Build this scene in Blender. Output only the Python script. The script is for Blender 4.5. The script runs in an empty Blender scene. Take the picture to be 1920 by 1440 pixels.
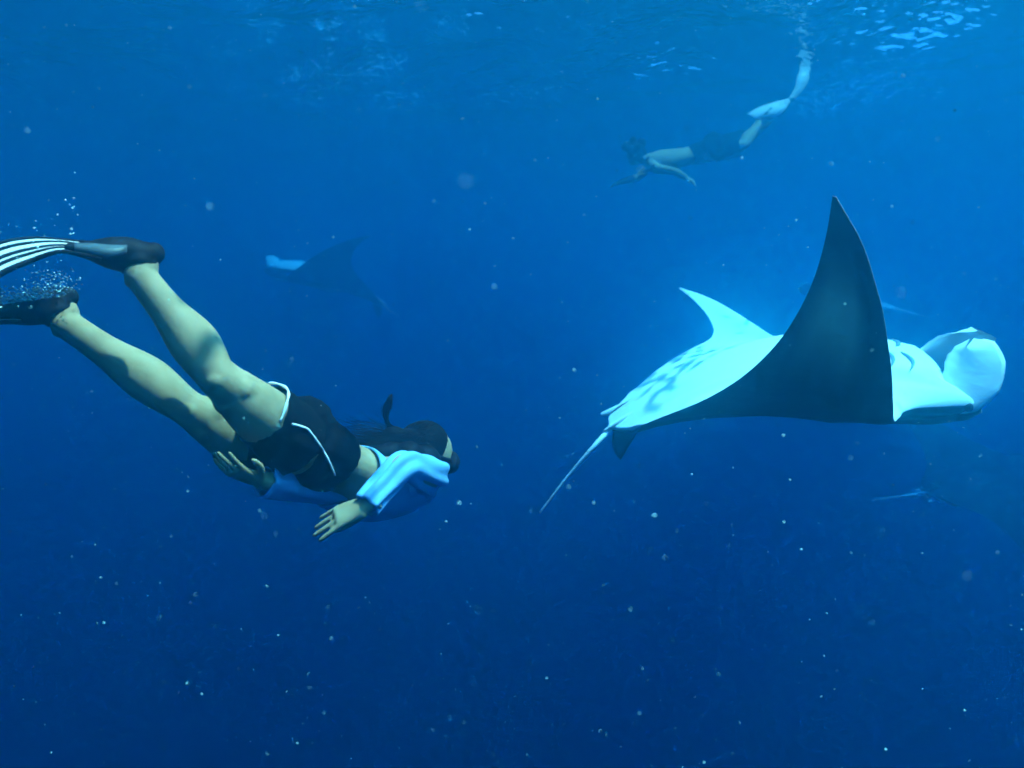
import bpy, bmesh, math, random
import numpy as np
from mathutils import Vector, Matrix, noise
from mathutils.bvhtree import BVHTree

# ------------------------------------------------------------------ camera, sky, sun, exposure
sc = bpy.context.scene
PITCH, CAMZ, FPX = math.radians(-8.0), -2.95, 1500.0      # camera looks slightly down, 2.95 m below the sea surface
cd_ = bpy.data.cameras.new('camera')
cam = bpy.data.objects.new('camera', cd_)
sc.collection.objects.link(cam)
cam.location = (0, 0, CAMZ)
cam.rotation_euler = (math.pi / 2 + PITCH, 0, 0)
cd_.sensor_width = 36.0
cd_.lens = 36.0 * FPX / 1920.0
cd_.clip_start, cd_.clip_end = 0.02, 3000
cd_.dof.use_dof = True
cd_.dof.focus_distance = 3.1
cd_.dof.aperture_fstop = 2.4
sc.camera = cam

SUN = Vector((0.36, -0.08, 0.92)).normalized()            # towards the sun as it stands under water
w = bpy.data.worlds.new('World'); sc.world = w; w.use_nodes = True
nt = w.node_tree; nt.nodes.clear()
sky = nt.nodes.new('ShaderNodeTexSky'); sky.sky_type = 'NISHITA'; sky.sun_disc = False
sky.sun_elevation = math.asin(SUN.z); sky.sun_rotation = math.atan2(SUN.x, SUN.y)
bg = nt.nodes.new('ShaderNodeBackground'); bg.inputs[1].default_value = 0.15
wo = nt.nodes.new('ShaderNodeOutputWorld')
nt.links.new(sky.outputs[0], bg.inputs[0]); nt.links.new(bg.outputs[0], wo.inputs[0])

sl = bpy.data.lights.new('sun', 'SUN'); sl.energy = 5.0; sl.angle = math.radians(0.6); sl.color = (1.0, 0.94, 0.68)
so = bpy.data.objects.new('sun', sl); sc.collection.objects.link(so)
so.rotation_euler = SUN.to_track_quat('Z', 'Y').to_euler()

sc.view_settings.view_transform = 'Standard'; sc.view_settings.look = 'None'
sc.view_settings.gamma = 1.0; sc.view_settings.use_curve_mapping = False
sc.view_settings.exposure = 2.32
sc.render.engine = 'CYCLES'
cy = sc.cycles
cy.max_bounces = 5; cy.volume_bounces = 4; cy.diffuse_bounces = 2; cy.glossy_bounces = 1
cy.transparent_max_bounces = 8; cy.transmission_bounces = 4
cy.use_denoising = True
cy.use_adaptive_sampling = True; cy.adaptive_threshold = .04; cy.adaptive_min_samples = 24
cy.caustics_reflective = False; cy.caustics_refractive = False

RC = Matrix.Rotation(PITCH, 3, 'X')
RCn = np.array(RC)
def P(px, py, d):
    """a point seen at pixel (px, py) of the 1920 x 1440 frame, d metres in front of the camera"""
    return RC @ Vector(((px - 960) / FPX * d, d, (720 - py) / FPX * d)) + Vector((0, 0, CAMZ))
def V(*a): return Vector(a)

# ------------------------------------------------------------------ helpers
def link(o, parent=None):
    sc.collection.objects.link(o)
    if parent is not None: o.parent = parent
    return o
def mesh_obj(name, verts, faces, mat, parent=None, smooth=True):
    me = bpy.data.meshes.new(name)
    me.from_pydata([tuple(v) for v in verts], [], [tuple(f) for f in faces])
    me.update()
    if smooth: me.polygons.foreach_set('use_smooth', [True] * len(me.polygons))
    me.materials.append(mat)
    return link(bpy.data.objects.new(name, me), parent)
def tag(o, label, cat, group=None, kind=None):
    o['label'] = label; o['category'] = cat
    if group: o['group'] = group
    if kind: o['kind'] = kind
    return o

class MB:
    def __init__(s): s.v, s.f = [], []
    def add(s, vs, fs):
        n = len(s.v); s.v += [Vector(x) for x in vs]; s.f += [tuple(i + n for i in f) for f in fs]
    def tube(s, pts, rad, seg=16, hint=None, caps=True, closed_profile=None):
        """loft along pts; rad: list of r or (r_along_hint, r_across); rounded ends come from the radii"""
        n = len(pts); pts = [Vector(p) for p in pts]
        rings = []; up = None
        for i, p in enumerate(pts):
            t = (pts[min(i + 1, n - 1)] - pts[max(i - 1, 0)])
            t = t.normalized() if t.length > 1e-9 else Vector((0, 0, 1))
            h = hint[i] if isinstance(hint, list) else hint
            if h is None:
                h = up if up is not None else (Vector((0, 0, 1)) if abs(t.z) < .9 else Vector((1, 0, 0)))
            a = (h - t * h.dot(t)).normalized(); b = t.cross(a); up = a
            r = rad[i]; ra, rb = r if isinstance(r, tuple) else (r, r)
            rings.append([p + a * (ra * math.cos(k * 2 * math.pi / seg)) + b * (rb * math.sin(k * 2 * math.pi / seg)) for k in range(seg)])
        vs = [v for r in rings for v in r]; fs = []
        for i in range(n - 1):
            for k in range(seg):
                k2 = (k + 1) % seg
                fs.append((i * seg + k, i * seg + k2, (i + 1) * seg + k2, (i + 1) * seg + k))
        if caps:
            fs.append(tuple(range(seg - 1, -1, -1))); fs.append(tuple((n - 1) * seg + k for k in range(seg)))
        s.add(vs, fs)
    def ball(s, c, r, rot=None, u=16, v=10):
        r = r if isinstance(r, tuple) else (r, r, r); c = Vector(c); vs = []; fs = []
        for j in range(v + 1):
            th = math.pi * j / v
            for i in range(u):
                q = Vector((r[0] * math.sin(th) * math.cos(2 * math.pi * i / u), r[1] * math.sin(th) * math.sin(2 * math.pi * i / u), r[2] * math.cos(th)))
                vs.append(c + (rot @ q if rot is not None else q))
        for j in range(v):
            for i in range(u):
                i2 = (i + 1) % u
                fs.append((j * u + i, (j + 1) * u + i, (j + 1) * u + i2, j * u + i2))
        s.add(vs, fs)
    def build(s, name, mat, parent=None, smooth=True): return mesh_obj(name, s.v, s.f, mat, parent, smooth)

def spline(pts, n):
    """Catmull-Rom through pts (Vectors or floats), n samples"""
    m = len(pts); out = []
    for k in range(n):
        t = k * (m - 1) / (n - 1); i = min(int(t), m - 2); u = t - i
        p0, p1, p2, p3 = pts[max(i - 1, 0)], pts[i], pts[i + 1], pts[min(i + 2, m - 1)]
        out.append(((p1 * 2) + (p2 - p0) * u + (p0 * 2 - p1 * 5 + p2 * 4 - p3) * (u * u) + (p1 * 3 - p0 - p2 * 3 + p3) * (u ** 3)) * .5)
    return out

def remesh(mb, voxel, smooth_it=4, fac=.5):
    """one continuous surface round everything in mb"""
    me = bpy.data.meshes.new('tmp'); me.from_pydata([tuple(v) for v in mb.v], [], mb.f); me.update()
    o = bpy.data.objects.new('tmp', me); sc.collection.objects.link(o)
    m = o.modifiers.new('r', 'REMESH'); m.mode = 'VOXEL'; m.voxel_size = voxel; m.adaptivity = 0
    if smooth_it:
        k = o.modifiers.new('s', 'SMOOTH'); k.factor = fac; k.iterations = smooth_it
    dg = bpy.context.evaluated_depsgraph_get()
    r = bpy.data.meshes.new_from_object(o.evaluated_get(dg))
    bpy.data.objects.remove(o); bpy.data.meshes.remove(me)
    return r
def from_mesh(name, me, mat, parent=None):
    me.name = name; me.materials.clear(); me.materials.append(mat)
    me.polygons.foreach_set('use_smooth', [True] * len(me.polygons))
    return link(bpy.data.objects.new(name, me), parent)

# ------------------------------------------------------------------ materials
def mat(name, col, rough=.6, spec=.3, noise=None, bump=None, coat=0, sss=0):
    m = bpy.data.materials.new(name); m.use_nodes = True; t = m.node_tree
    b = t.nodes['Principled BSDF']
    b.inputs['Base Color'].default_value = (*col, 1); b.inputs['Roughness'].default_value = rough
    b.inputs['Specular IOR Level'].default_value = spec * .35       # wet surfaces under water hardly shine
    if sss:
        b.inputs['Subsurface Weight'].default_value = sss; b.inputs['Subsurface Radius'].default_value = (.03, .015, .008)
        b.inputs['Subsurface Scale'].default_value = .3
    tc = t.nodes.new('ShaderNodeTexCoord')
    if noise:
        sc_, amt, col2 = noise
        n = t.nodes.new('ShaderNodeTexNoise'); n.inputs['Scale'].default_value = sc_; n.inputs['Detail'].default_value = 5
        t.links.new(tc.outputs['Object'], n.inputs['Vector'])
        r = t.nodes.new('ShaderNodeMapRange'); r.inputs[1].default_value = .4; r.inputs[2].default_value = .7; r.inputs[4].default_value = amt
        t.links.new(n.outputs[0], r.inputs[0])
        x = t.nodes.new('ShaderNodeMix'); x.data_type = 'RGBA'; x.inputs[6].default_value = (*col, 1); x.inputs[7].default_value = (*col2, 1)
        t.links.new(r.outputs[0], x.inputs[0]); t.links.new(x.outputs[2], b.inputs['Base Color'])
    if bump:
        sc_, st, ds = bump
        n = t.nodes.new('ShaderNodeTexNoise'); n.inputs['Scale'].default_value = sc_; n.inputs['Detail'].default_value = 4
        t.links.new(tc.outputs['Object'], n.inputs['Vector'])
        k = t.nodes.new('ShaderNodeBump'); k.inputs['Strength'].default_value = st; k.inputs['Distance'].default_value = ds
        t.links.new(n.outputs[0], k.inputs['Height']); t.links.new(k.outputs[0], b.inputs['Normal'])
    return m
SKIN = mat('skin', (.37, .265, .155), .6, .2, (14, .9, (.27, .19, .105)), (45, .35, .003), sss=.04)
SHORTS = mat('black_fabric', (.004, .005, .008), .9, .06, (30, .6, (.008, .009, .013)), (90, .3, .002))
SHIRT = mat('pale_blue_fabric', (.15, .36, .62), .8, .15, (12, .5, (.12, .31, .56)), (70, .25, .002))
PIPING = mat('white_piping', (.8, .8, .8), .6)
HAIR = mat('dark_hair', (.006, .005, .005), .6, .15)
RUBBER = mat('black_rubber', (.006, .006, .009), .6, .15, (25, .7, (.02, .02, .028)), (40, .2, .003))
WHITE_BLADE = mat('white_blade_plastic', (.75, .78, .78), .4, .4, (14, .4, (.55, .6, .62)))
GREY_BLADE = mat('grey_blade_plastic', (.06, .085, .10), .4, .4)
GLASS = mat('mask_lens', (.02, .025, .03), .1, .5)
EYE = mat('ray_eye', (.01, .01, .012), .2, .5)
SNOW = mat('drifting_particle', (.36, .68, .68), .5, .3)
DARKSNOW = mat('dark_particle', (.05, .05, .05), .7, .2)
BUBBLE = mat('bubble_foam', (.60, .93, .95), .25, 1.5)

BUBBLE.node_tree.nodes['Principled BSDF'].inputs['Metallic'].default_value = .5

# ------------------------------------------------------------------ sea surface (seen from below) and the water itself
def water_surface():
    rng = random.Random(4)
    waves = []
    for lam, n, am in ((6.0, 4, .040), (2.6, 6, .024), (1.15, 9, .0105), (.55, 12, .0058)):
        for _ in range(n):
            l = lam * rng.uniform(.7, 1.35); a = rng.gauss(.35, .75)
            waves.append((2 * math.pi / l * math.cos(a), 2 * math.pi / l * math.sin(a), rng.uniform(0, 6.3), am * rng.uniform(.5, 1.2)))
    nr, na = 260, 640
    r = 1.2 * (160 / 1.2) ** (np.arange(nr) / (nr - 1.0))
    # rings closer together towards the viewed side
    a = np.linspace(-math.pi, math.pi, na, endpoint=False); a = a - .72 * np.sin(a)
    A, R = np.meshgrid(a, r)
    X, Y = R * np.sin(A), R * np.cos(A)
    step = np.gradient(r)[:, None] * np.ones_like(A)
    Z = np.zeros_like(X)
    for kx, ky, ph, am in waves:
        lam = 2 * math.pi / math.hypot(kx, ky)
        fade = np.clip((lam / step - 2.2) / 3, 0, 1)
        s = np.sin(kx * X + ky * Y + ph)
        Z += am * fade * (s - .35 * (1 - s) ** 2 + .5)
    idx = np.arange(nr * na).reshape(nr, na); nx = np.roll(idx, -1, axis=1)
    f = np.stack([idx[:-1], idx[1:], nx[1:], nx[:-1]], -1).reshape(-1, 4)[:, ::-1]
    vs = np.stack([X, Y, Z], -1).reshape(-1, 3)
    vs = np.vstack([vs, [[0, 0, 0]]]); c = len(vs) - 1
    me = bpy.data.meshes.new('water_surface')
    tri = [(idx[0, k], int(nx[0, k]), c) for k in range(na)]
    me.from_pydata(vs.tolist(), [], f.tolist() + [tuple(int(q) for q in t[::-1]) for t in tri]); me.update()
    me.polygons.foreach_set('use_smooth', [True] * len(me.polygons))
    up = sum(p.normal.z for p in me.polygons[:50])
    if up < 0: me.flip_normals()
    m = bpy.data.materials.new('sea_surface'); m.use_nodes = True; t = m.node_tree; t.nodes.clear()
    tc = t.nodes.new('ShaderNodeTexCoord')
    n = t.nodes.new('ShaderNodeTexNoise'); n.inputs['Scale'].default_value = 6; n.inputs['Detail'].default_value = 1
    g = t.nodes.new('ShaderNodeTexNoise'); g.inputs['Scale'].default_value = .45; g.inputs['Detail'].default_value = 0
    gr = t.nodes.new('ShaderNodeMapRange'); gr.inputs[1].default_value = .38; gr.inputs[2].default_value = .60; gr.inputs[3].default_value = .42; gr.inputs[4].default_value = 1.0
    hm = t.nodes.new('ShaderNodeMath'); hm.operation = 'MULTIPLY'
    bp = t.nodes.new('ShaderNodeBump'); bp.inputs['Strength'].default_value = 1; bp.inputs['Distance'].default_value = .092
    t.links.new(tc.outputs['Object'], n.inputs['Vector']); t.links.new(tc.outputs['Object'], g.inputs['Vector']); t.links.new(g.outputs[0], gr.inputs[0])
    t.links.new(n.outputs[0], hm.inputs[0]); t.links.new(gr.outputs[0], hm.inputs[1]); t.links.new(hm.outputs[0], bp.inputs['Height'])
    fr = t.nodes.new('ShaderNodeFresnel'); fr.inputs['IOR'].default_value = 1.33
    tr = t.nodes.new('ShaderNodeBsdfTransparent'); gl = t.nodes.new('ShaderNodeBsdfGlossy'); gl.inputs['Roughness'].default_value = .06
    mx = t.nodes.new('ShaderNodeMixShader'); out = t.nodes.new('ShaderNodeOutputMaterial')
    t.links.new(bp.outputs[0], fr.inputs['Normal']); t.links.new(bp.outputs[0], gl.inputs['Normal'])
    t.links.new(fr.outputs[0], mx.inputs[0]); t.links.new(tr.outputs[0], mx.inputs[1]); t.links.new(gl.outputs[0], mx.inputs[2])
    t.links.new(mx.outputs[0], out.inputs[0])
    me.materials.append(m)
    o = link(bpy.data.objects.new('water_surface', me))
    tag(o, 'rippled underside of the sea surface with bright glints along the top', 'water', kind='structure')
water_surface()

def water_body():
    SS = (.002, .069, .102); ST = (.33, .175, .132); D = .4     # scattering and extinction per metre
    mb = MB(); X, Y0, Y1, B, T = 200, -200, 200, -150, .6
    mb.add([(-X, Y0, B), (X, Y0, B), (X, Y1, B), (-X, Y1, B), (-X, Y0, T), (X, Y0, T), (X, Y1, T), (-X, Y1, T)],
           [(3, 2, 1, 0), (4, 5, 6, 7), (0, 1, 5, 4), (1, 2, 6, 5), (2, 3, 7, 6), (3, 0, 4, 7)])
    m = bpy.data.materials.new('sea_water'); m.use_nodes = True; t = m.node_tree; t.nodes.clear()
    v = t.nodes.new('ShaderNodeVolumePrincipled'); out = t.nodes.new('ShaderNodeOutputMaterial')
    col = [s / D for s in SS]
    ab = [max(0, 1 - (st - s) / (D * (1 - c))) ** 2 for st, s, c in zip(ST, SS, col)]
    v.inputs['Color'].default_value = (*col, 1); v.inputs['Absorption Color'].default_value = (*ab, 1)
    v.inputs['Density'].default_value = D; v.inputs['Density Attribute'].default_value = ''
    v.inputs['Anisotropy'].default_value = .86
    t.links.new(v.outputs[0], out.inputs['Volume'])
    o = mb.build('haze', m, smooth=False)
    tag(o, 'clear deep blue sea water that everything swims in', 'water', kind='stuff')
water_body()

# ------------------------------------------------------------------ manta rays
def hermite(xs, ys):
    xs = np.array(xs, float); ys = np.array(ys, float); d = np.gradient(ys, xs)
    def f(x):
        x = np.clip(x, xs[0], xs[-1]); i = np.clip(np.searchsorted(xs, x) - 1, 0, len(xs) - 2)
        h = xs[i + 1] - xs[i]; t = (x - xs[i]) / h
        return (2 * t**3 - 3 * t**2 + 1) * ys[i] + (t**3 - 2 * t**2 + t) * h * d[i] + (-2 * t**3 + 3 * t**2) * ys[i + 1] + (t**3 - t**2) * h * d[i + 1]
    return f
HALF, Y0 = 1.08, .13
LEf = hermite([0, .08, .14, .16, .175, .19, .21, .24, .3, .45, .6, .75, .88, .96, 1], [.44, .437, .43, .415, .385, .33, .265, .22, .185, .115, .04, -.06, -.18, -.285, -.36])
TEf = hermite([0, .03, .06, .12, .2, .3, .45, .6, .75, .88, .96, 1], [-.60, -.60, -.585, -.535, -.45, -.365, -.29, -.252, -.252, -.29, -.336, -.366])
THf = hermite([0, .08, .15, .2, .3, .45, .65, .85, 1], [.215, .205, .175, .15, .10, .055, .032, .018, .004])
def bend(c, p):
    """flat manta coordinates (x forward, y to its side, z dorsal) -> wings curled and spine bent"""
    x, y, z = c[:, 0], c[:, 1], c[:, 2]
    res = np.zeros_like(c)
    for sgn, k in ((1, 'n'), (-1, 'f')):
        m = (y >= 0) if sgn > 0 else (y < 0)
        ay = np.abs(y[m]); q = np.clip((ay - Y0) / (HALF - Y0), 0, 1)
        qq = np.linspace(0, 1, 101)
        ph = p['a' + k] * qq + p['b' + k] * qq**2 + p['c' + k] * np.sin(math.pi * qq)
        cy_ = np.concatenate([[0], np.cumsum((np.cos(ph[1:]) + np.cos(ph[:-1])) / 2 * .01)]) * (HALF - Y0)
        cz_ = np.concatenate([[0], np.cumsum((np.sin(ph[1:]) + np.sin(ph[:-1])) / 2 * .01)]) * (HALF - Y0)
        A = np.interp(q, qq, ph); Yc = np.interp(q, qq, cy_) + np.minimum(ay, Y0); Zc = -np.interp(q, qq, cz_)
        tw = p['t' + k] * q; xc = x[m] + .1; zz = z[m]
        x2 = xc * np.cos(tw) + zz * np.sin(tw); z2 = -xc * np.sin(tw) + zz * np.cos(tw)
        res[m, 0] = x2 - .1 + p['s' + k] * q**2; res[m, 1] = sgn * (Yc + np.sin(A) * z2); res[m, 2] = Zc + np.cos(A) * z2
    X, Y, Z = res[:, 0].copy(), res[:, 1].copy(), res[:, 2].copy()
    for key, ax in (('bs', 2), ('bl', 1)):
        k = p[key]
        if abs(k) < 1e-6: continue
        d = np.minimum(X - .1, 0); C = Z if ax == 2 else Y; ang = k * d
        nx = np.where(d < 0, .1 + np.sin(ang) / k - np.sin(ang) * C, X); nc = np.where(d < 0, (1 - np.cos(ang)) / k + np.cos(ang) * C, C)
        X = nx
        if ax == 2: Z = nc
        else: Y = nc
    return np.stack([X, Y, Z], -1)
def eul(a, b, c):
    Rx = np.array([[1, 0, 0], [0, math.cos(a), -math.sin(a)], [0, math.sin(a), math.cos(a)]])
    Ry = np.array([[math.cos(b), 0, math.sin(b)], [0, 1, 0], [-math.sin(b), 0, math.cos(b)]])
    Rz = np.array([[math.cos(c), -math.sin(c), 0], [math.sin(c), math.cos(c), 0], [0, 0, 1]])
    return Rz @ Ry @ Rx

def manta_skin():
    m = bpy.data.materials.new('manta_skin'); m.use_nodes = True; t = m.node_tree; b = t.nodes['Principled BSDF']
    b.inputs['Roughness'].default_value = .55; b.inputs['Specular IOR Level'].default_value = .06
    at = t.nodes.new('ShaderNodeAttribute'); at.attribute_name = 'pigment'
    sp = t.nodes.new('ShaderNodeSeparateColor'); t.links.new(at.outputs['Color'], sp.inputs[0])
    ac = t.nodes.new('ShaderNodeAttribute'); ac.attribute_name = 'flat'
    n1 = t.nodes.new('ShaderNodeTexNoise'); n1.inputs['Scale'].default_value = 9; n1.inputs['Detail'].default_value = 5
    n2 = t.nodes.new('ShaderNodeTexVoronoi'); n2.inputs['Scale'].default_value = 3.4; n2.inputs['Randomness'].default_value = 1
    t.links.new(ac.outputs['Vector'], n1.inputs['Vector'])
    nv = t.nodes.new('ShaderNodeVectorMath'); nv.operation = 'MULTIPLY_ADD'; nv.inputs[1].default_value = (.03, .03, .03)
    t.links.new(n1.outputs['Color'], nv.inputs[0]); t.links.new(ac.outputs['Vector'], nv.inputs[2]); t.links.new(nv.outputs[0], n2.inputs['Vector'])
    # dark = pigment pushed about by noise for an uneven border
    ad = t.nodes.new('ShaderNodeMath'); ad.operation = 'MULTIPLY_ADD'; ad.inputs[1].default_value = .5
    t.links.new(n1.outputs[0], ad.inputs[0]); t.links.new(sp.outputs[0], ad.inputs[2])
    r = t.nodes.new('ShaderNodeMapRange'); r.interpolation_type = 'SMOOTHSTEP'; r.inputs[1].default_value = .62; r.inputs[2].default_value = .90
    t.links.new(ad.outputs[0], r.inputs[0])
    # grey spots on the belly
    s = t.nodes.new('ShaderNodeMapRange'); s.interpolation_type = 'SMOOTHSTEP'; s.inputs[1].default_value = .06; s.inputs[2].default_value = .15; s.inputs[3].default_value = .5; s.inputs[4].default_value = 0
    t.links.new(n2.outputs['Distance'], s.inputs[0])
    g = t.nodes.new('ShaderNodeMath'); g.operation = 'MULTIPLY'; t.links.new(s.outputs[0], g.inputs[0]); t.links.new(sp.outputs[2], g.inputs[1])
    belly = t.nodes.new('ShaderNodeMix'); belly.data_type = 'RGBA'; belly.inputs[6].default_value = (.80, .84, .84, 1); belly.inputs[7].default_value = (.22, .26, .3, 1)
    t.links.new(g.outputs[0], belly.inputs[0])
    back = t.nodes.new('ShaderNodeMix'); back.data_type = 'RGBA'; back.inputs[6].default_value = (.012, .014, .020, 1); back.inputs[7].default_value = (.22, .27, .27, 1)
    pm = t.nodes.new('ShaderNodeMath'); pm.operation = 'MULTIPLY_ADD'; pm.inputs[1].default_value = .5; pm.inputs[2].default_value = .75
    t.links.new(n1.outputs[0], pm.inputs[0])
    pq = t.nodes.new('ShaderNodeMath'); pq.operation = 'MULTIPLY'; pq.use_clamp = True; t.links.new(pm.outputs[0], pq.inputs[0]); t.links.new(sp.outputs[1], pq.inputs[1])
    n4 = t.nodes.new('ShaderNodeTexNoise'); n4.inputs['Scale'].default_value = 5; n4.inputs['Detail'].default_value = 8; n4.inputs['Roughness'].default_value = .7; t.links.new(ac.outputs['Vector'], n4.inputs['Vector'])
    mo = t.nodes.new('ShaderNodeMapRange'); mo.inputs[1].default_value = .5; mo.inputs[2].default_value = .75; mo.inputs[4].default_value = .22; t.links.new(n4.outputs[0], mo.inputs[0])
    ms = t.nodes.new('ShaderNodeMath'); ms.operation = 'ADD'; ms.use_clamp = True; t.links.new(mo.outputs[0], ms.inputs[0]); t.links.new(pq.outputs[0], ms.inputs[1])
    t.links.new(ms.outputs[0], back.inputs[0])
    f = t.nodes.new('ShaderNodeMix'); f.data_type = 'RGBA'
    t.links.new(r.outputs[0], f.inputs[0]); t.links.new(belly.outputs[2], f.inputs[6]); t.links.new(back.outputs[2], f.inputs[7])
    t.links.new(f.outputs[2], b.inputs['Base Color'])
    bp = t.nodes.new('ShaderNodeBump'); bp.inputs['Strength'].default_value = .15; bp.inputs['Distance'].default_value = .01
    n3 = t.nodes.new('ShaderNodeTexNoise'); n3.inputs['Scale'].default_value = 40
    tl = t.nodes.new('ShaderNodeBsdfTranslucent'); tl.inputs[0].default_value = (.5, .88, .82, 1); mx = t.nodes.new('ShaderNodeMixShader'); out = t.nodes['Material Output']
    tf = t.nodes.new('ShaderNodeMath'); tf.operation = 'MULTIPLY'; tf.inputs[1].default_value = .14; t.links.new(pq.outputs[0], tf.inputs[0])
    t.links.new(tf.outputs[0], mx.inputs[0]); t.links.new(b.outputs[0], mx.inputs[1]); t.links.new(tl.outputs[0], mx.inputs[2]); t.links.new(mx.outputs[0], out.inputs[0])
    t.links.new(ac.outputs['Vector'], n3.inputs['Vector']); t.links.new(n3.outputs[0], bp.inputs['Height']); t.links.new(bp.outputs[0], b.inputs['Normal'])
    return m
MANTA = manta_skin()
GILL = mat('gill_slit', (.16, .26, .32), .7, .2)

def manta(p, S, e, loc, label, hi=1.0, tail=None, group='manta rays', parts=True):
    """one animal: a lofted body with mouth pocket, horn fins, pelvic fins, dorsal fin and tail in one mesh"""
    V_, F_, PG = [], [], []
    def grid(G, pig, close_u=False):
        a, b_ = G.shape[:2]; n = len(V_)
        V_.extend(G.reshape(-1, 3).tolist()); PG.extend(pig.reshape(-1, 3).tolist())
        for i in range(a - 1):
            for j in range(b_ if close_u else b_ - 1):
                j2 = (j + 1) % b_
                F_.append((n + i * b_ + j, n + i * b_ + j2, n + (i + 1) * b_ + j2, n + (i + 1) * b_ + j))
    # stations across the disc; denser at the head
    s1 = np.concatenate([np.linspace(0, .13, 12, endpoint=False), np.linspace(.13, .23, 16, endpoint=False), np.linspace(.23, 1, int(46 * hi))])
    ss = np.concatenate([-s1[:0:-1], s1])
    nc = int(34 * hi); npk = 8
    c = .5 - .5 * np.cos(np.linspace(0, math.pi, nc)); c = c**1.15
    rows, pigs = [], []
    for s in ss:
        a = abs(s); y = s * HALF; le, te, T = float(LEf(a)), float(TEf(a)), float(THf(a))
        x = le + (te - le) * c
        wing = (np.clip(c * 1.0, 1e-6, 1)**.5) * (1 - c)**.9 * 1.7            # aerofoil
        head = np.clip((.165 - a) / .03, 0, 1)                                # blunt, open mouth in front
        blunt = np.interp(c, [0, .03, .12, .4, .7, 1], [.44, .64, .84, 1, .62, .12])
        prof = wing * (1 - head) + blunt * head
        flat = .40; up_, dn = T * prof * (1 - flat), T * prof * flat
        q = np.clip((a * HALF - Y0) / (HALF - Y0), 0, 1)
        pocket = head * .26
        k = np.linspace(0, 1, npk)
        xin = le + .012 * np.sin(k * math.pi) * head - pocket * k**1.3
        hin = np.interp(k, [0, .12, .6, 1], [1, .80, .7, .02])
        lv = le - p.get('jaw', .10) * head; xv = lv + (te - lv) * c
        xlo = np.minimum(xin, lv)
        ring_x = np.concatenate([x[::-1], xin[1:], xlo[::-1][1:-1], xv])
        ring_z = np.concatenate([up_[::-1], up_[0] * hin[1:], (-dn[0] * hin[::-1])[1:-1], -dn])
        d_up = np.ones(nc)
        # pigment: r dark, g pale patch painting light through the thin wing, b belly spot
        edge = np.minimum(c, 1 - c)
        patch = np.clip((q - .46) / .26, 0, 1)**1.3 * np.clip((.93 - q) / .12, 0, 1) * np.clip((c - .18) / .2, 0, 1) * np.clip((1.1 - c) / .35, 0, 1)
        r_up = np.ones(nc); r_dn = np.clip(1 - (1 - c) / .03, 0, 1) * .3 * np.clip((a - .3) / .2, 0, 1) + np.clip((a - .9) / .1, 0, 1) * .25
        # the head is pale in front of the shoulder and along the jaw
        r_up = np.where(c < .10, r_up - (.10 - c) / .10 * head * .6, r_up)
        z0 = np.zeros(npk - 1)
        spot = np.where((c > .25) & (c < .85), 1.0, 0.0) * (1 if a < .30 else 0)
        pr = np.concatenate([r_up[::-1], z0 + .55 * head, z0[:-1] + .4 * head, r_dn])
        pg = np.concatenate([patch[::-1], z0, z0[:-1], patch]) * p.get('patch', 1); pb = np.concatenate([0 * c, z0, z0[:-1], spot])
        rows.append(np.stack([ring_x, np.full_like(ring_x, y), ring_z], -1)); pigs.append(np.stack([pr, pg, pb], -1))
    grid(np.array(rows), np.array(pigs), True)
    # horn (cephalic) fins: curved paddles in front of the eyes, reaching forward and towards the belly
    for sg, k in ((1, 'n'), (-1, 'f')):
        n_u, n_v = int(22 * hi), int(14 * hi)
        G = np.zeros((n_u, 2 * n_v - 2, 3)); pg_ = np.zeros((n_u, 2 * n_v - 2, 3))
        L, a0, a1, wk = p.get('h' + k, (.24, 1.0, 2.05, 1.0))
        for i in range(n_u):
            u = i / (n_u - 1)
            ang = a0 + (a1 - a0) * u**1.3               # turns from forward towards the belly
            uu = np.linspace(0, u, 24); an = a0 + (a1 - a0) * uu**1.3
            cx = np.trapz(np.cos(an), uu) * L if u > 0 else 0; cz = -np.trapz(np.sin(an), uu) * L if u > 0 else 0
            wd = float(np.interp(u, [0, .2, .5, .75, .93, 1], [.085, .12, .15, .145, .10, .012])) * wk
            th = float(np.interp(u, [0, .3, .8, 1], [.045, .028, .014, .004]))
            tx, tz = math.cos(ang), -math.sin(ang)
            for j in range(2 * n_v - 2):
                jj = j if j < n_v else 2 * n_v - 2 - j
                v = jj / (n_v - 1) - .5                               # across the paddle
                side = 1 if j < n_v else -1
                # across axis is in the sagittal plane, normal to the midrib; cup it inwards
                nx_, nz_ = -tz, tx
                cup = (v * 2)**2 * .05 * u
                off = side * th * .5 * math.sqrt(max(0, 1 - (2 * v)**2))
                tau = p.get('ht' + k, .5); ct, st_ = math.cos(tau), math.sin(tau)
                yy = (.160 - .045 * u**2.2 + (off - cup) * ct + wd * v * st_) * sg
                G[i, j] = (.345 + cx + nx_ * (wd * v * ct - (off - cup) * st_), yy, .005 + cz + nz_ * (wd * v * ct - (off - cup) * st_))
                pg_[i, j] = (.10 if side > 0 else .0, 0, 0)
        grid(G, pg_, True)
    # pelvic fins at the tail root (belly side) and the small dorsal fin
    def blade(base, tip, chord, th, dark, up):
        n_u, n_v = 8, 12; G = np.zeros((n_u, n_v, 3)); base, tip, up = np.array(base), np.array(tip), np.array(up)
        for i in range(n_u):
            u = i / (n_u - 1); ctr = base + (tip - base) * u; ch = chord * (1 - u**2.2) + .004
            for j in range(n_v):
                a = j / n_v * 2 * math.pi
                G[i, j] = ctr + np.array([ch * .5 * math.cos(a), 0, 0]) + up * (th * .5 * (1 - .7 * u) * math.sin(a))
        grid(G, np.tile(np.array([dark, 0, 0]), (n_u, n_v, 1)), True)
    for sg in (1, -1):
        blade((-.53, .05 * sg, -.012), (-.615, .075 * sg, -.02), .11, .022, .0, (0, 0, 1))
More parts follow.
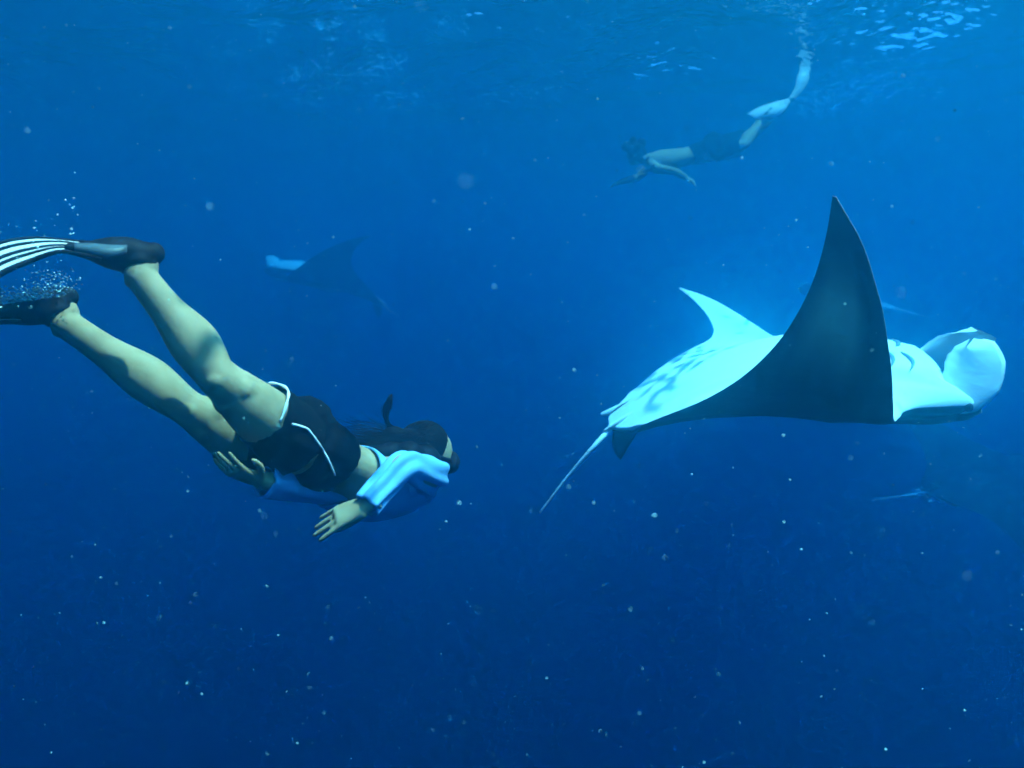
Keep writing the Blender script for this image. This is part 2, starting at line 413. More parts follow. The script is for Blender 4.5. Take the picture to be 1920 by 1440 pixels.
    blade((-.545, 0, .02), (-.64, 0, .115), .11, .016, 1.0, (0, 1, 0))
    C = np.array(V_); W = bend(C, p)
    # tail
    base = bend(np.array([[-.57, 0, 0.]]), p)[0]; b2 = bend(np.array([[-.50, 0, 0.]]), p)[0]
    R = RCn @ eul(*e)
    loc = np.array(loc)
    toW = lambda Q: (np.asarray(Q) * S) @ R.T + loc
    if tail is None:
        dr = (base - b2) / np.linalg.norm(base - b2)
        tp = [Vector(toW(base + dr * L_)) for L_ in np.array((-.05, .12, .35, .6, 1.0)) * p.get('tail', .7)]
    else:
        tp = [Vector(toW(base - (base - b2) * .5)), Vector(toW(base))] + tail
    tp = spline(tp, 26)
    tb = MB(); tb.tube(tp, [max(.0045, .026 * S / 2 * (1 - i / 25) ** 1.6 + .006) for i in range(26)], 8)
    Wv = toW(W).tolist(); n = len(Wv)
    ctr = Vector(toW([[0, 0, 0]])[0])
    allv = [Vector(v) - ctr for v in Wv] + [v - ctr for v in tb.v]
    o = mesh_obj('manta_ray', allv, F_ + [tuple(i + n for i in f) for f in tb.f], MANTA)
    o.location = ctr
    PG += [[.12, 0, 0]] * len(tb.v); C = np.vstack([C, np.tile([[-.7, 0, 0]], (len(tb.v), 1))])
    a = o.data.attributes.new('pigment', 'FLOAT_COLOR', 'POINT'); a.data.foreach_set('color', np.hstack([np.array(PG), np.ones((len(PG), 1))]).astype(np.float32).ravel())
    a = o.data.attributes.new('flat', 'FLOAT_VECTOR', 'POINT'); a.data.foreach_set('vector', (C * [1, 1, 2.0]).astype(np.float32).ravel())
    bm = bmesh.new(); bm.from_mesh(o.data); bmesh.ops.recalc_face_normals(bm, faces=bm.faces); bm.to_mesh(o.data); bm.free()
    tag(o, label, 'manta ray', group)
    if parts:
        for sg in (1, -1):
            pos = Vector(toW(bend(np.array([[.385, .186 * sg, .008]]), p))[0])
            mb = MB(); mb.ball(pos - ctr, .012 * S); mb.build('eye', EYE, o)
            for k in range(5):
                x0 = .240 - .05 * k
                pts = []
                for u in np.linspace(0, 1, 9):
                    yl = (.03 + .125 * u) * sg; xx = x0 + .03 * math.sin(u * 2.4) - .02 * u
                    T = float(THf(abs(yl) / HALF)); le, te = float(LEf(abs(yl) / HALF)) - p.get('jaw', .10) * min(1, max(0, (.165 - abs(yl) / HALF) / .03)), float(TEf(abs(yl) / HALF)); cc = (le - xx) / (le - te)
                    prof = float(np.interp(cc, [0, .12, .4, .7, 1], [.62, .84, 1, .62, .12]))
                    pts.append((xx, yl, -T * prof * .4 - .001))
                q = [Vector(v) - ctr for v in toW(bend(np.array(pts), p))]
                mb = MB(); mb.tube(q, [(.001 + .0055 * math.sin(math.pi * (i / 8)**.7)) * S for i in range(9)], 6); mb.build('gill_slit', GILL, o)
    return o, toW

NEAR = dict(an=.054, bn=.693, cn=.399, tn=-.722, sn=.238, af=-.121, bf=.775, cf=-.312, tf=-.468, sf=.054, bs=.839, bl=.262, hn=(.138, .70, 2.1, .97), hf=(.17, .35, 1.5, 1.05), htn=.55, htf=.25)
def camloc(x, y, z): return np.array(RC @ Vector((x, y, z)) + Vector((0, 0, CAMZ)))
manta(NEAR, 2.05, (-2.823, .063, -.232), camloc(1.757, 4.784, .097),
      'large manta ray rolled belly up with its dark wing raised, closest to the camera', 1.3,
      tail=[P(1120, 830, 4.9), P(1062, 897, 4.95), P(1012, 962, 5.0)])

# ------------------------------------------------------------------ people
def ortho(a, b):
    """unit a, and b made perpendicular to it"""
    a = a.normalized(); return a, (b - a * b.dot(a)).normalized()

def hand(mb, wrist, dirv, back, thumb, size=.18, spread=.16, curl=.5, tuck=False):
    """palm, four unequal bent fingers and a thumb; back = the way the back of the hand faces, thumb = thumb side"""
    d, bk = ortho(dirv, back); th = thumb - d * thumb.dot(d); th = (th - bk * th.dot(bk)).normalized(); k = size / .18
    pl = .092 * k
    pts = [wrist - d * .03 * k, wrist, wrist + d * .03 * k, wrist + d * .065 * k, wrist + d * pl, wrist + d * (pl + .008 * k)]
    mb.tube(pts, [(.028 * k, .023 * k), (.025 * k, .020 * k), (.032 * k, .019 * k), (.038 * k, .016 * k), (.039 * k, .013 * k), (.033 * k, .008 * k)], 16, th)
    for off, ln, r in ((.029, .088, .0086), (.010, .098, .0088), (-.010, .092, .0086), (-.029, .076, .0078)):
        dr = (d + th * (off / .03) * spread).normalized(); b = wrist + d * (pl - .012 * k - abs(off) * .25 * k) + th * off * k
        pts, cur, ang = [b], b, .10
        for seg in (.42, .33, .25):
            ang += curl * (.35 + .3 * (off < 0)); n = 3
            v = dr * math.cos(ang) - bk * math.sin(ang)
            for _ in range(n): cur = cur + v * (ln * k * seg / n); pts.append(cur)
        rr = [r * k * (1 - .028 * i) for i in range(len(pts))]; rr[-1] *= .6
        mb.tube(pts, rr, 10)
    dr = ((d * .85 - th * .1 - bk * .5) if tuck else (d * .55 + th * .8 - bk * .25)).normalized(); b = wrist + d * .018 * k + th * .022 * k
    mb.tube([b, b + dr * .03 * k, b + dr * .05 * k + d * .008 * k, b + dr * .062 * k + d * .03 * k, b + dr * .066 * k + d * .042 * k],
            [.015 * k, .0125 * k, .0105 * k, .009 * k, .005 * k], 10)

def body(j, thick=1.0):
    mb = MB(); k = thick
    right = (j['hipR'] - j['hipL']).normalized()
    sp = (j['chest'] - j['pelvis']).normalized(); right = (right - sp * right.dot(sp)).normalized()
    face = sp.cross(right).normalized(); dors = -face
    # trunk
    pts = spline([j['pelvis'] - sp * .07, j['pelvis'], j['waist'], j['chest'], j['neck'] - (j['neck'] - j['chest']).normalized() * .05, j['neck']], 26)
    rl = spline([.12, .165, .128, .155, .125, .056], 26); ra = spline([.085, .115, .088, .112, .075, .056], 26)
    mb.tube(pts, [(a * k, b * k) for a, b in zip(rl, ra)], 24, right)
    for s in 'RL':
        hip, knee, ank = j['hip' + s], j['knee' + s], j['ank' + s]
        bk = ((hip + ank) / 2 - knee); bk = bk.normalized() if bk.length > .015 else dors
        mb.ball(hip + dors * .045 + (j['pelvis'] - hip) * .25, .100 * k)
        calf = knee.lerp(ank, .32) + bk * .016; low = knee.lerp(ank, .68) + bk * .003
        tm = hip.lerp(knee, .5) - bk * .012; tl = hip.lerp(knee, .8) - bk * .006
        p_ = spline([hip, tm, tl, knee - bk * .004, calf, low, ank], 42)
        r_ = spline([.097, .085, .067, .053, .067, .046, .041], 42)
        mb.tube(p_, [r * k for r in r_], 48)
        lt = (knee - ank).normalized().cross(bk).normalized()
        for q_ in (1, -1):
            mb.tube([knee.lerp(ank, t_) + bk * b_ + lt * (.019 * q_) for t_, b_ in ((.04, .018), (.16, .030), (.30, .036 - .004 * q_), (.44, .028), (.58, .014))], [r_ * k for r_ in (.020, .034, .041, .033, .018)], 16)
            mb.tube([hip.lerp(knee, .70) + bk * .030 + lt * .030 * q_, hip.lerp(knee, .90) + bk * .033 + lt * .034 * q_, knee.lerp(ank, .06) + bk * .024 + lt * .034 * q_], [.024 * k, .016 * k, .012 * k], 12)
            mb.tube([hip.lerp(knee, .66) - bk * .030 + lt * .030 * q_, hip.lerp(knee, .80) - bk * .031 + lt * .028 * q_, hip.lerp(knee, .92) - bk * .026 + lt * .025 * q_], [.036 * k, .038 * k, .022 * k], 14)
            mb.ball(ank + lt * (.030 * q_), .017 * k)
        mb.ball(knee - bk * .034, .031 * k); mb.ball(ank, .040 * k)
        mb.tube([ank + bk * .022, knee.lerp(ank, .80) + bk * .026, knee.lerp(ank, .62) + bk * .022], [.014 * k, .012 * k, .016 * k], 10)
        heel, toe = j['heel' + s], j['toe' + s]
        mb.tube([ank, ank.lerp(heel, .6), heel], [.040 * k, .037 * k, .028 * k], 12)
        mb.tube([heel, heel.lerp(toe, .3), heel.lerp(toe, .7), toe], [.028 * k, .034 * k, .036 * k, .016 * k], 12)
        sh, el, wr = j['sh' + s], j['el' + s], j['wr' + s]
        mb.tube([j['chest'].lerp(j['neck'], .45), sh.lerp(j['neck'], .35), sh], [.07 * k, .066 * k, .054 * k], 16)
        p_ = spline([sh, sh.lerp(el, .45), el, el.lerp(wr, .3), wr], 24)
        mb.tube(p_, [r * k for r in spline([.052, .046, .037, .038, .026], 24)], 16)
    # neck and head
    cr, fc = ortho(j['crown'], j['look']); lat = cr.cross(fc); h = j['head']
    mb.tube([j['neck'] - (j['head'] - j['neck']) * .25, j['neck'], j['head'] - cr * .04], [.062 * k, .055 * k, .052 * k], 16)
    R = Matrix((lat, fc, cr)).transposed()
    mb.ball(h + cr * .015, (.077, .095, .098), R, 24, 16)
    mb.ball(h + fc * .025 - cr * .055, (.058, .066, .062), R, 20, 12)          # jaw
    mb.tube([h + fc * .088 + cr * .012, h + fc * .106 - cr * .018, h + fc * .098 - cr * .028], [.008, .013, .009], 10)   # nose
    mb.ball(h + fc * .082 - cr * .058, (.026, .012, .009), R, 12, 8)           # lips
    for s in (1, -1): mb.ball(h + lat * s * .078 - fc * .005 - cr * .005, (.012, .022, .032), R, 12, 8)                  # ears
    return mb, right, face, R

def drape(mb, pts, rad, seg, hint, wrinkle, seed, shift=None, inner=.008):
    """an open cloth tube with a thickness: folds run along it"""
    rng = random.Random(seed); n = len(pts); ph = [(rng.randint(2, 7), rng.uniform(0, 6.3), rng.uniform(-3, 3), rng.uniform(.3, 1)) for _ in range(7)]
    outer = []; innr = []
    for i, p in enumerate(pts):
        t = (pts[min(i + 1, n - 1)] - pts[max(i - 1, 0)]).normalized(); a = (hint - t * hint.dot(t)).normalized(); b = t.cross(a)
        ra, rb = rad[i] if isinstance(rad[i], tuple) else (rad[i], rad[i]); u = i / (n - 1)
        for k in range(seg):
            th = k * 2 * math.pi / seg
            wv = sum(am * math.sin(f * th + q + tw * u * 3) for f, q, tw, am in ph) * wrinkle * (.4 + .9 * abs(2 * u - 1)) + wrinkle * 1.1 * math.sin(11 * u + 2 * math.sin(th + seed)) * .8
            d = a * math.cos(th) + b * math.sin(th); e = a * (ra * math.cos(th)) + b * (rb * math.sin(th))
            sh = t * shift(th) * (1 - u)**2 if shift else Vector((0, 0, 0))
            outer.append(p + e + d * wv + sh); innr.append(p + e + d * (wv - inner) + sh)
    N = n * seg; fs = []
    for i in range(n - 1):
        for k in range(seg):
            k2 = (k + 1) % seg; q = (i * seg + k, i * seg + k2, (i + 1) * seg + k2, (i + 1) * seg + k)
            fs.append(q); fs.append(tuple(N + x for x in q[::-1]))
    for i in (0, n - 1):
        for k in range(seg):
            k2 = (k + 1) % seg; q = (i * seg + k, i * seg + k2, N + i * seg + k2, N + i * seg + k); fs.append(q if i else q[::-1])
    mb.add(outer + innr, fs)

def ribbon(mb, A, B, th, nrm=None):
    """a thick strip between two edge curves"""
    n = len(A); vs = []; fs = []
    for i in range(n):
        t = (A[min(i + 1, n - 1)] - A[max(i - 1, 0)]); w_ = B[i] - A[i]; m = t.cross(w_).normalized() * th * .5
        vs += [A[i] + m, B[i] + m, B[i] - m, A[i] - m]
    for i in range(n - 1):
        for k in range(4):
            k2 = (k + 1) % 4; fs.append((i * 4 + k, i * 4 + k2, i * 4 + 4 + k2, i * 4 + 4 + k))
    fs += [(3, 2, 1, 0), tuple((n - 1) * 4 + k for k in range(4))]
    mb.add(vs, fs)

def swim_fin(heel, toe, sole, ank, near, far, parent, stripes=True, panel=WHITE_BLADE, rubber=RUBBER, n=24):
    """foot pocket with a heel cup, side rails, and a blade of lengthwise panels and raised ribs"""
    ax = (toe - heel); L = ax.length; d, s_ = ortho(ax, sole); lat = d.cross(s_)
    mb = MB()
    pts = [heel - d * .018, heel - d * .012, heel + d * .02, heel.lerp(toe, .35), heel.lerp(toe, .62), heel.lerp(toe, .85), toe, toe + d * .05]
    mb.tube(spline(pts, 26), [(a, b) for a, b in zip(spline([.012, .036, .043, .047, .052, .053, .05, .045], 26), spline([.014, .034, .042, .048, .044, .033, .024, .012], 26))], 20, lat)
    # cuff round the ankle and a heel lip
    up = (ank - heel); up = (up - d * up.dot(d))
    c0 = heel.lerp(toe, .16) - s_ * .020; mb.tube([c0, c0 + (ank - c0) * .35, c0 + (ank - c0) * .62], [.050, .050, .047], 18)
    mb.ball(heel + s_ * .012 - d * .01, (.030, .030, .030))
    me = remesh(mb, .005, 3)
    fin = from_mesh('swim_fin', me, rubber, parent)
    A, B = spline(near, n), spline(far, n)
    bands = [(0, .09, 'r'), (.09, .24, 'p'), (.24, .34, 'r'), (.34, .43, 'p'), (.43, .53, 'r'), (.53, .70, 'p'), (.70, .79, 'r'), (.79, .91, 'p'), (.91, 1, 'r')] if stripes else [(0, .08, 'r'), (.08, .92, 'p'), (.92, 1, 'r')]
    for a, b, k in bands:
        mb = MB(); i0 = 0 if (k == 'r' or a < .3 or b > .69) else 4
        ribbon(mb, [x.lerp(y, a) for x, y in zip(A, B)][i0:], [x.lerp(y, b) for x, y in zip(A, B)][i0:], .009 if k == 'r' else .004)
        mb.build('blade_rib' if k == 'r' else 'blade_panel', rubber if k == 'r' else panel, fin)
    return fin

def project(me_obj, pts):
    """the points of a mesh seen from the camera through these pixels"""
    bm = bmesh.new(); bm.from_mesh(me_obj.data); t = BVHTree.FromBMesh(bm); bm.free(); o = Vector((0, 0, CAMZ)); out = []
    for px, py in pts:
        d = (P(px, py, 1.0) - o).normalized(); h = t.ray_cast(o, d)
        if h[0] is not None: out.append(h[0])
    return out

def near_diver():
    j = dict(hipR=P(560, 832, 2.45), kneeR=P(408, 706, 2.20), ankR=P(262, 516, 2.15), heelR=P(280, 482, 2.17), toeR=P(165, 470, 2.12),
             hipL=P(520, 862, 2.62), kneeL=P(348, 762, 2.36), ankL=P(122, 606, 2.27), heelL=P(122, 566, 2.28), toeL=P(10, 592, 2.24),
             pelvis=P(560, 845, 2.55), waist=P(650, 882, 2.69), chest=P(735, 907, 2.80), neck=P(787, 890, 2.87),
             shR=P(806, 890, 2.70), elR=P(756, 872, 2.47), wrR=P(692, 944, 2.36), shL=P(748, 905, 2.98), elL=P(625, 917, 2.70), wrL=P(486, 900, 2.34),
             head=P(797, 855, 2.92), crown=RC @ Vector((.40, .10, .9)), look=RC @ Vector((.8, .35, -.5)))
    mb, right, face, R = body(j)
    hand(mb, j['wrR'], P(588, 988, 2.34) - j['wrR'], RC @ Vector((.15, -.60, .80)), RC @ Vector((0, -.8, -.75)), .195, .13, .14, True)
    hand(mb, j['wrL'], P(396, 868, 2.21) - j['wrL'], RC @ Vector((0, -.5, -.85)), RC @ Vector((.2, -.8, .6)), .18, .2, .35)
    c = P(560, 845, 2.55)
    o = from_mesh('person', remesh(mb, .0042, 9), SKIN)
    tag(o, 'snorkeller in pale blue shirt and black shorts diving head down, seen from behind', 'person')
    # shorts
    sp = (j['waist'] - j['pelvis']).normalized()
    mb = MB()
    pts = spline([j['pelvis'] - sp * .05, j['pelvis'], j['pelvis'].lerp(j['waist'], .32), j['pelvis'].lerp(j['waist'], .60)], 14)
    mb.tube(pts, [(a, b) for a, b in zip(spline([.135, .180, .172, .156], 14), spline([.10, .130, .122, .108], 14))], 28, right)
    for s in 'RL':
        hip, knee = j['hip' + s], j['knee' + s]; dors = -face
        mb.ball(hip + dors * .047 + (j['pelvis'] - hip) * .25, .113)
        a = .47 if s == 'R' else .5
        mb.tube([hip, hip.lerp(knee, a * .5), hip.lerp(knee, a)], [.110, .103, .099], 24)
    me = remesh(mb, .006, 4); co = np.empty(len(me.vertices) * 3, np.float32); me.vertices.foreach_get('co', co); co = co.reshape(-1, 3)
    nn = np.empty_like(co).ravel(); me.vertices.foreach_get('normal', nn); nn = nn.reshape(-1, 3)
    amp = np.array([noise.noise(Vector(c_) * 9) * .006 + noise.noise(Vector((c_[0] * 30, c_[1] * 14, c_[2] * 34))) * .0045 for c_ in co.tolist()], np.float32)
    me.vertices.foreach_set('co', (co + nn * amp[:, None]).ravel()); me.update()
    shorts = from_mesh('shorts', me, SHORTS, o)
    hip, knee = j['hipR'], j['kneeR']; ax, up = ortho(knee - hip, Vector((0, 0, 1))); cc = hip.lerp(knee, .47); b = ax.cross(up)
    ring = [cc + ax * (.010 + .005 * math.sin(4 * t)) + up * (.100 * math.cos(t)) + b * (.100 * math.sin(t)) for t in np.linspace(.35, -1.75, 24)]
    m2 = MB(); m2.tube(ring, [.0038 + .0010 * math.sin(i * 1.1) for i in range(24)], 8); m2.build('hem_piping', PIPING, shorts)
    q = project(shorts, [(574 + 54 * t + 6 * math.sin(3.1 * t), 800 + 92 * t) for t in np.linspace(0, 1, 40)])
    q = [ring[-1]] + [x + (Vector((0, 0, CAMZ)) - x).normalized() * .004 for x in q]
    for _ in range(2): q = [(q[max(i - 1, 0)] + q[i] + q[min(i + 1, len(q) - 1)]) / 3 for i in range(len(q))]
    m2 = MB(); m2.tube(q, [.0034] * len(q), 8); m2.build('side_piping', PIPING, shorts)
    # shirt: loose body and two sleeves
    mb = MB(); f = face
    pts = spline([P(646, 888, 2.68) + f * .008, P(700, 905, 2.76) + f * .006, P(752, 904, 2.83), P(786, 890, 2.88)], 26)
    drape(mb, pts, [(a, b_) for a, b_ in zip(spline([.148, .162, .165, .085], 26), spline([.114, .122, .116, .075], 26))], 96, right, .0055, 3, lambda th: .030 * math.cos(th))
    sl_ = spline([j['shR'].lerp(j['chest'], .35), j['shR'], j['shR'].lerp(j['elR'], .5), j['elR'], j['elR'].lerp(j['wrR'], .5), j['wrR'] + (j['wrR'] - j['elR']) * .07], 34)
    drape(mb, sl_, spline([.078, .062, .052, .046, .041, .041], 34), 48, Vector((0, 0, 1)), .0040, 5)
    sl_ = spline([j['shL'].lerp(j['chest'], .35), j['shL'], j['elL'], j['wrL'].lerp(j['elL'], .08)], 30)
    drape(mb, sl_, spline([.085, .07, .055, .042], 30), 36, Vector((0, 0, 1)), .0035, 8)
    mb.build('shirt', SHIRT, o)
    # hair: a cap on the skull, a loose mass drifting back and one raised lock
    rng = random.Random(11); h = j['head']; cr = R.col[2]; fc = R.col[1]; lat = R.col[0]
    mb = MB(); mb.ball(h + cr * .022 - fc * .018, (.087, .096, .103), R, 24, 16); mb.ball(h - fc * .06 - cr * .02, (.078, .06, .085), R, 20, 12)
    for px, py, d, r in ((765, 840, 2.86, .072), (742, 838, 2.84, .058), (738, 822, 2.84, .046), (718, 842, 2.79, .046), (735, 852, 2.74, .045), (766, 856, 2.74, .055), (795, 866, 2.79, .062), (715, 852, 2.70, .034), (698, 842, 2.76, .034), (680, 840, 2.73, .018)): mb.ball(P(px, py, d), r)
    hair = from_mesh('hair', remesh(mb, .008, 6), HAIR, o)
    mb = MB()
    for _ in range(520):
        t0 = rng.uniform(0, 6.3); a = rng.uniform(.5, 1)
        st = P(760 + rng.uniform(-30, 50), 838 + rng.uniform(-28, 26), 2.84 + rng.uniform(-.07, .07))
        en = P(665 + rng.gauss(0, 24), 828 + rng.gauss(0, 20), 2.78 + rng.uniform(-.1, .08)); mid = st.lerp(en, .5) + Vector((0, 0, rng.gauss(.005, .014)))
        q = spline([st, st.lerp(mid, .5) + Vector((0, 0, rng.gauss(0, .006))), mid, en], 9); mb.tube(q, [.0013 * (1 - .85 * i / 8) for i in range(9)], 3)
    for _ in range(150):
        x = rng.gauss(0, 3.2); y_ = rng.uniform(-8, 6); dd = 2.84 + rng.gauss(0, .008)
        q = spline([P(742 + x * 2, 812, 2.84), P(728 + x * .5, 795, dd), P(723 + x * .6 + rng.gauss(0, .8), 778, dd), P(726 + x * 1.15 + rng.gauss(0, .8), 762, dd), P(733 + x * .4 + rng.gauss(0, 1.2), 746 + y_, dd)], 12)
        mb.tube(q, [.0016 * (1 - .7 * i / 11) for i in range(12)], 3)
    # short strands over the skull
    for _ in range(900):
        th = rng.uniform(0, 6.3); ph = rng.uniform(0, 1.5); v0 = Vector((math.sin(ph) * math.cos(th) * .088, math.sin(ph) * math.sin(th) * .097, math.cos(ph) * .104))
        p0 = h + cr * .022 - fc * .018 + R @ v0; p2 = p0 + (P(742, 835, 2.84) - p0) * rng.uniform(.3, .55)
        out_ = (R @ v0).normalized(); q = [p0, p0.lerp(p2, .5) + out_ * .008, p2 + out_ * .002]
        mb.tube(spline(q, 6), [.0012] * 6, 3)
    mb.build('loose_strands', HAIR, hair)
    # diving mask
    mb = MB(); mb.tube([h + fc * .080 + cr * .012, h + fc * .098 + cr * .012, h + fc * .112 + cr * .010], [(.072, .046), (.074, .045), (.066, .036)], 20, lat)
    mask = mb.build('diving_mask', RUBBER, o)
    mb = MB(); mb.tube([h + fc * .113 + cr * .010, h + fc * .115 + cr * .010], [(.060, .030)] * 2, 20, lat); mb.build('lens', GLASS, mask)
    mb = MB(); mb.tube([h + cr * .012 + (R @ Vector((.092 * math.cos(t), .108 * math.sin(t) - .008, .008 * math.sin(t * 1)))) for t in np.linspace(0, 2 * math.pi, 33)], [(.012, .003)] * 33, 6, cr); mb.build('strap', RUBBER, mask)
    # fins
    swim_fin(j['heelR'], j['toeR'], RC @ Vector((.1, 0, 1)), j['ankR'],
             [P(190, 487, 2.09), P(150, 478, 2.07), P(110, 473, 2.05), P(60, 490, 2.03), P(0, 517, 2.0), P(-90, 575, 1.98), P(-170, 640, 1.97)],
             [P(190, 455, 2.16), P(150, 453, 2.17), P(110, 449, 2.18), P(60, 446, 2.19), P(0, 455, 2.20), P(-90, 490, 2.21), P(-170, 545, 2.21)], o)['label'] = 'black fin with white striped blade on the raised foot'
    swim_fin(j['heelL'], j['toeL'], RC @ Vector((.2, 0, 1)), j['ankL'],
             [P(40, 606, 2.20), P(0, 606, 2.18), P(-60, 612, 2.16), P(-130, 640, 2.13), P(-230, 690, 2.1), P(-330, 745, 2.08)],
             [P(40, 572, 2.27), P(0, 573, 2.28), P(-60, 576, 2.29), P(-130, 590, 2.31), P(-230, 625, 2.33), P(-330, 670, 2.33)], o)['label'] = 'black fin wreathed in bubbles at the edge of the picture'
    mb = MB(); ribbon(mb, spline([P(238, 474, 2.085), P(205, 482, 2.06), P(175, 477, 2.05), P(140, 470, 2.05)], 10), spline([P(238, 460, 2.09), P(205, 460, 2.07), P(175, 457, 2.06), P(140, 458, 2.06)], 10), .006)
    mb.build('side_panel', GREY_BLADE, [c_ for c_ in o.children if c_.name.startswith('swim_fin')][0])
    return o
near_diver()

def far_diver():
    j = dict(hipL=P(1340, 286, 10.42), kneeL=P(1393, 272, 10.35), ankL=P(1424, 232, 10.60), heelL=P(1430, 227, 10.62), toeL=P(1440, 208, 10.60),
             hipR=P(1338, 276, 10.60), kneeR=P(1402, 258, 10.80), ankR=P(1464, 206, 10.90), heelR=P(1468, 198, 10.90), toeR=P(1482, 188, 10.90),
             pelvis=P(1335, 280, 10.50), waist=P(1294, 292, 10.50), chest=P(1242, 302, 10.50), neck=P(1212, 300, 10.52),
             shL=P(1228, 316, 10.34), elL=P(1266, 322, 10.25), wrL=P(1288, 334, 10.20), shR=P(1222, 306, 10.68), elR=P(1196, 333, 10.70), wrR=P(1163, 342, 10.65),
             head=P(1194, 292, 10.52), crown=RC @ Vector((-.75, 0, .65)), look=RC @ Vector((-.6, .1, -.75)))
    mb, right, face, R = body(j, 1.25)
    hand(mb, j['wrL'], P(1302, 341, 10.18) - j['wrL'], RC @ Vector((0, -.5, .8)), RC @ Vector((-.5, -.5, -.6)))
    hand(mb, j['wrR'], P(1144, 347, 10.63) - j['wrR'], RC @ Vector((0, -.3, .9)), RC @ Vector((0, -.9, .1)))
    o = from_mesh('person', remesh(mb, .009, 4), SKIN)
    tag(o, 'shirtless swimmer in black shorts and pale fins fading into the blue water far off', 'person')
    sp = (j['waist'] - j['pelvis']).normalized(); mb = MB()
    mb.tube([j['pelvis'] - sp * .06, j['pelvis'], j['waist']], [(.15, .12), (.19, .15), (.165, .125)], 20, right)
    for s in 'LR':
        hip, knee = j['hip' + s], j['knee' + s]; mb.ball(hip - face * .055, .145); mb.tube([hip, hip.lerp(knee, .4), hip.lerp(knee, .86)], [.125, .125, .13], 18)
    from_mesh('shorts', remesh(mb, .012, 3), SHORTS, o)
    rng = random.Random(5); h = j['head']; mb = MB(); cr, fc, lat = R.col[2], R.col[1], R.col[0]
    mb.ball(h + cr * .02 - fc * .02, (.10, .11, .115), R); mb.ball(h - fc * .07, (.09, .07, .10), R)
    for _ in range(40): mb.ball(h + cr * .03 + (R @ Vector((rng.gauss(0, .045), rng.gauss(-.03, .045), rng.gauss(.03, .045)))), rng.uniform(.05, .07), None, 10, 7)
    from_mesh('hair', remesh(mb, .012, 6), HAIR, o)
    swim_fin(j['heelL'], j['toeL'], RC @ Vector((-.4, -.6, .5)), j['ankL'], [P(1428, 229, 10.55), P(1450, 226, 10.50), P(1470, 213, 10.48), P(1482, 192, 10.48)], [P(1398, 212, 10.70), P(1420, 199, 10.65), P(1448, 190, 10.60), P(1478, 184, 10.55)], o, False, WHITE_BLADE, n=12)['label'] = 'pale fin seen flat, nearest the camera'
    swim_fin(j['heelR'], j['toeR'], RC @ Vector((-.5, -.5, .5)), j['ankR'], [P(1487, 190, 10.90), P(1508, 168, 10.95), P(1519, 146, 11.00), P(1516, 124, 11.05)], [P(1476, 188, 10.90), P(1489, 162, 10.95), P(1493, 141, 11.00), P(1506, 121, 11.05)], o, False, WHITE_BLADE, n=12)['label'] = 'paler far fin pointing up'
    return o
far_diver()

# ------------------------------------------------------------------ rays in the distance
A0 = dict(an=0, bn=0, cn=0, tn=0, sn=0, af=0, bf=0, cf=0, tf=0, sf=0, bs=0, bl=0)
def far_ray(px, py, d, S, e, label, **kw):
    q = dict(A0); q.update(kw)
    return manta(q, S, e, np.array(P(px, py, d)), label, .7)
ROLLED = {k: v for k, v in NEAR.items()}
far_ray(1892, 903, 12.0, 2.3, (math.radians(24), math.radians(-6), math.radians(8)), 'shadowy manta ray leaving the frame below the large ray, tail towards the snorkeller', an=-.2, bn=-.5, af=.3, bf=.9, cf=.5, patch=0, tail=.4)
SWAP = {k: NEAR[k[:-1] + ('f' if k[-1] == 'n' else 'n')] if k[-1] in 'nf' and len(k) == 2 else NEAR[k] for k in NEAR}
far_ray(600, 512, 17.0, 2.5, (-3.22, -.12, math.pi + .15), 'faint dark manta ray with one lit white patch, hovering in the haze above the snorkeller', **dict(SWAP, patch=0, tail=.2, af=.1, bf=.4, cf=.1, tf=-.5, sf=.1, sn=-.1, hf=(.1, .8, 1.6, .8), hn=(.1, .4, 1.4, .8)))
far_ray(1580, 548, 17.0, 1.7, (-3.46, .06, math.pi + .2), 'distant manta ray almost hidden behind the raised dark wing of the large ray', **dict(SWAP, patch=0, tail=.2, af=-.1, bf=.1, cf=0, tf=0, sf=0, an=.2, bn=.9, cn=0, sn=-.15))

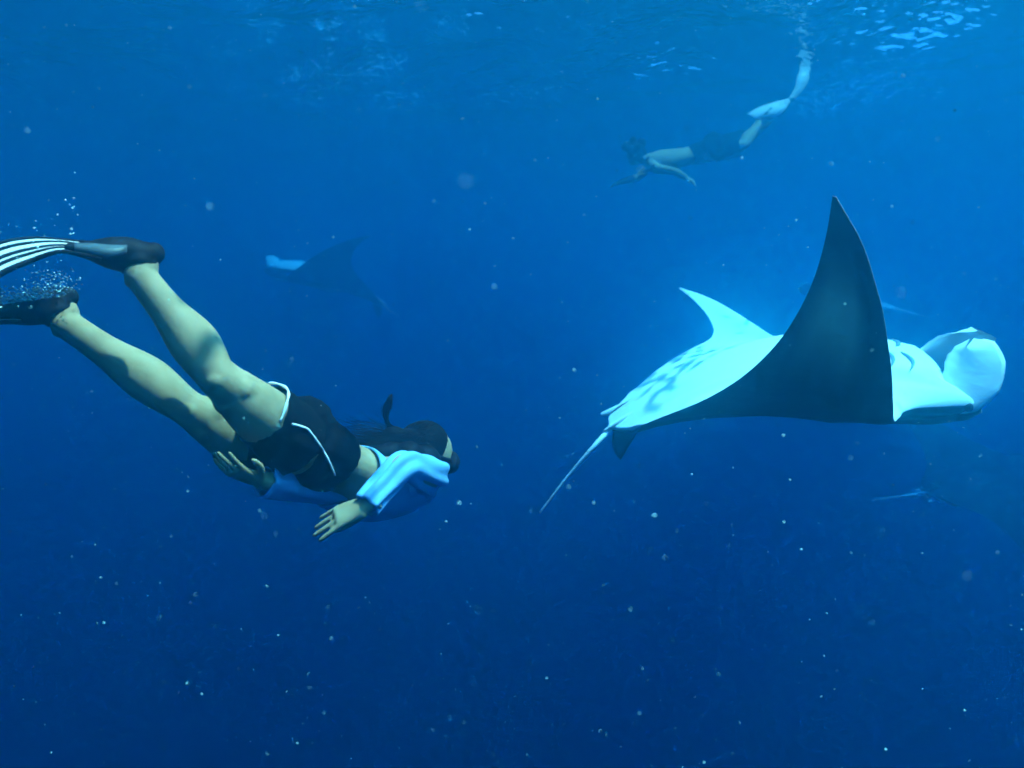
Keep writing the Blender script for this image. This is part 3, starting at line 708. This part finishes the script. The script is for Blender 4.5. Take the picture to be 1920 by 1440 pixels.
# ------------------------------------------------------------------ drifting plankton and bubbles
ICO = [(0, 0, 1), (.894, 0, .447), (.276, .851, .447), (-.724, .526, .447), (-.724, -.526, .447), (.276, -.851, .447), (.724, .526, -.447), (-.276, .851, -.447), (-.894, 0, -.447), (-.276, -.851, -.447), (.724, -.526, -.447), (0, 0, -1)]
ICF = [(0, 1, 2), (0, 2, 3), (0, 3, 4), (0, 4, 5), (0, 5, 1), (1, 6, 2), (2, 7, 3), (3, 8, 4), (4, 9, 5), (5, 10, 1), (2, 6, 7), (3, 7, 8), (4, 8, 9), (5, 9, 10), (1, 10, 6), (6, 11, 7), (7, 11, 8), (8, 11, 9), (9, 11, 10), (10, 11, 6)]
def specks(name, items, m, label, cat):
    vs, fs = [], []
    for c, (a, b, d) in items:
        n = len(vs); vs += [(c[0] + x * a, c[1] + y * b, c[2] + z * d) for x, y, z in ICO]; fs += [(i + n, j_ + n, k + n) for i, j_, k in ICF]
    o = mesh_obj(name, vs, fs, m); tag(o, label, cat, kind='stuff'); return o
rng = random.Random(21)
def drift(n, r0, r1, ymin=.45, ymax=7.5):
    out = []
    for _ in range(n):
        y = ymin + (ymax - ymin) * rng.random()**.75; x = rng.uniform(-1, 1) * (.85 * y + .4); z = CAMZ + rng.uniform(-.85, .5) * (y + .3)
        if z > -.15: continue
        r = r0 * (r1 / r0)**(rng.random()**2.2) * (1 if y > 1.2 else .55)
        out.append(((x, y, z), (r * rng.uniform(.6, 1.6), r * rng.uniform(.6, 1.4), r * rng.uniform(.5, 1.1))))
    return out
specks('plankton', drift(11000, .0005, .0026), SNOW, 'pale specks of plankton drifting all through the water', 'plankton')
specks('drifting_debris', drift(1500, .0008, .0022, .6, 4.5), DARKSNOW, 'tiny dark flecks drifting in the water, seen against the bright belly and skin', 'debris')
items = []
for _ in range(420):      # foam along the top of the lower fin
    t = rng.random()**.8; px, py = 118 - 125 * t + rng.gauss(0, 7), 560 + 14 * t - abs(rng.gauss(0, 13)) - 4
    r = rng.uniform(.0009, .0035); items.append((P(px, py, 2.18 + rng.gauss(0, .04)), (r * 2.0, r, r * .8)))
for _ in range(150):      # loose bubbles rising from it
    px, py = rng.choice((110, 125, 70, 90)) + rng.gauss(0, 16), 545 - abs(rng.gauss(0, 24))
    r = rng.uniform(.0007, .0026); items.append((P(px, py, 2.2 + rng.gauss(0, .06)), (r * 1.4, r, r * .8)))
for _ in range(60):
    px, py = rng.uniform(-10, 150), rng.uniform(370, 545); r = rng.uniform(.0007, .0028); items.append((P(px, py, 2.1 + rng.gauss(0, .2)), (r * 1.3, r, r * .8)))
specks('bubbles', items, BUBBLE, 'burst of silvery bubbles trailing round the lower black fin', 'bubbles')
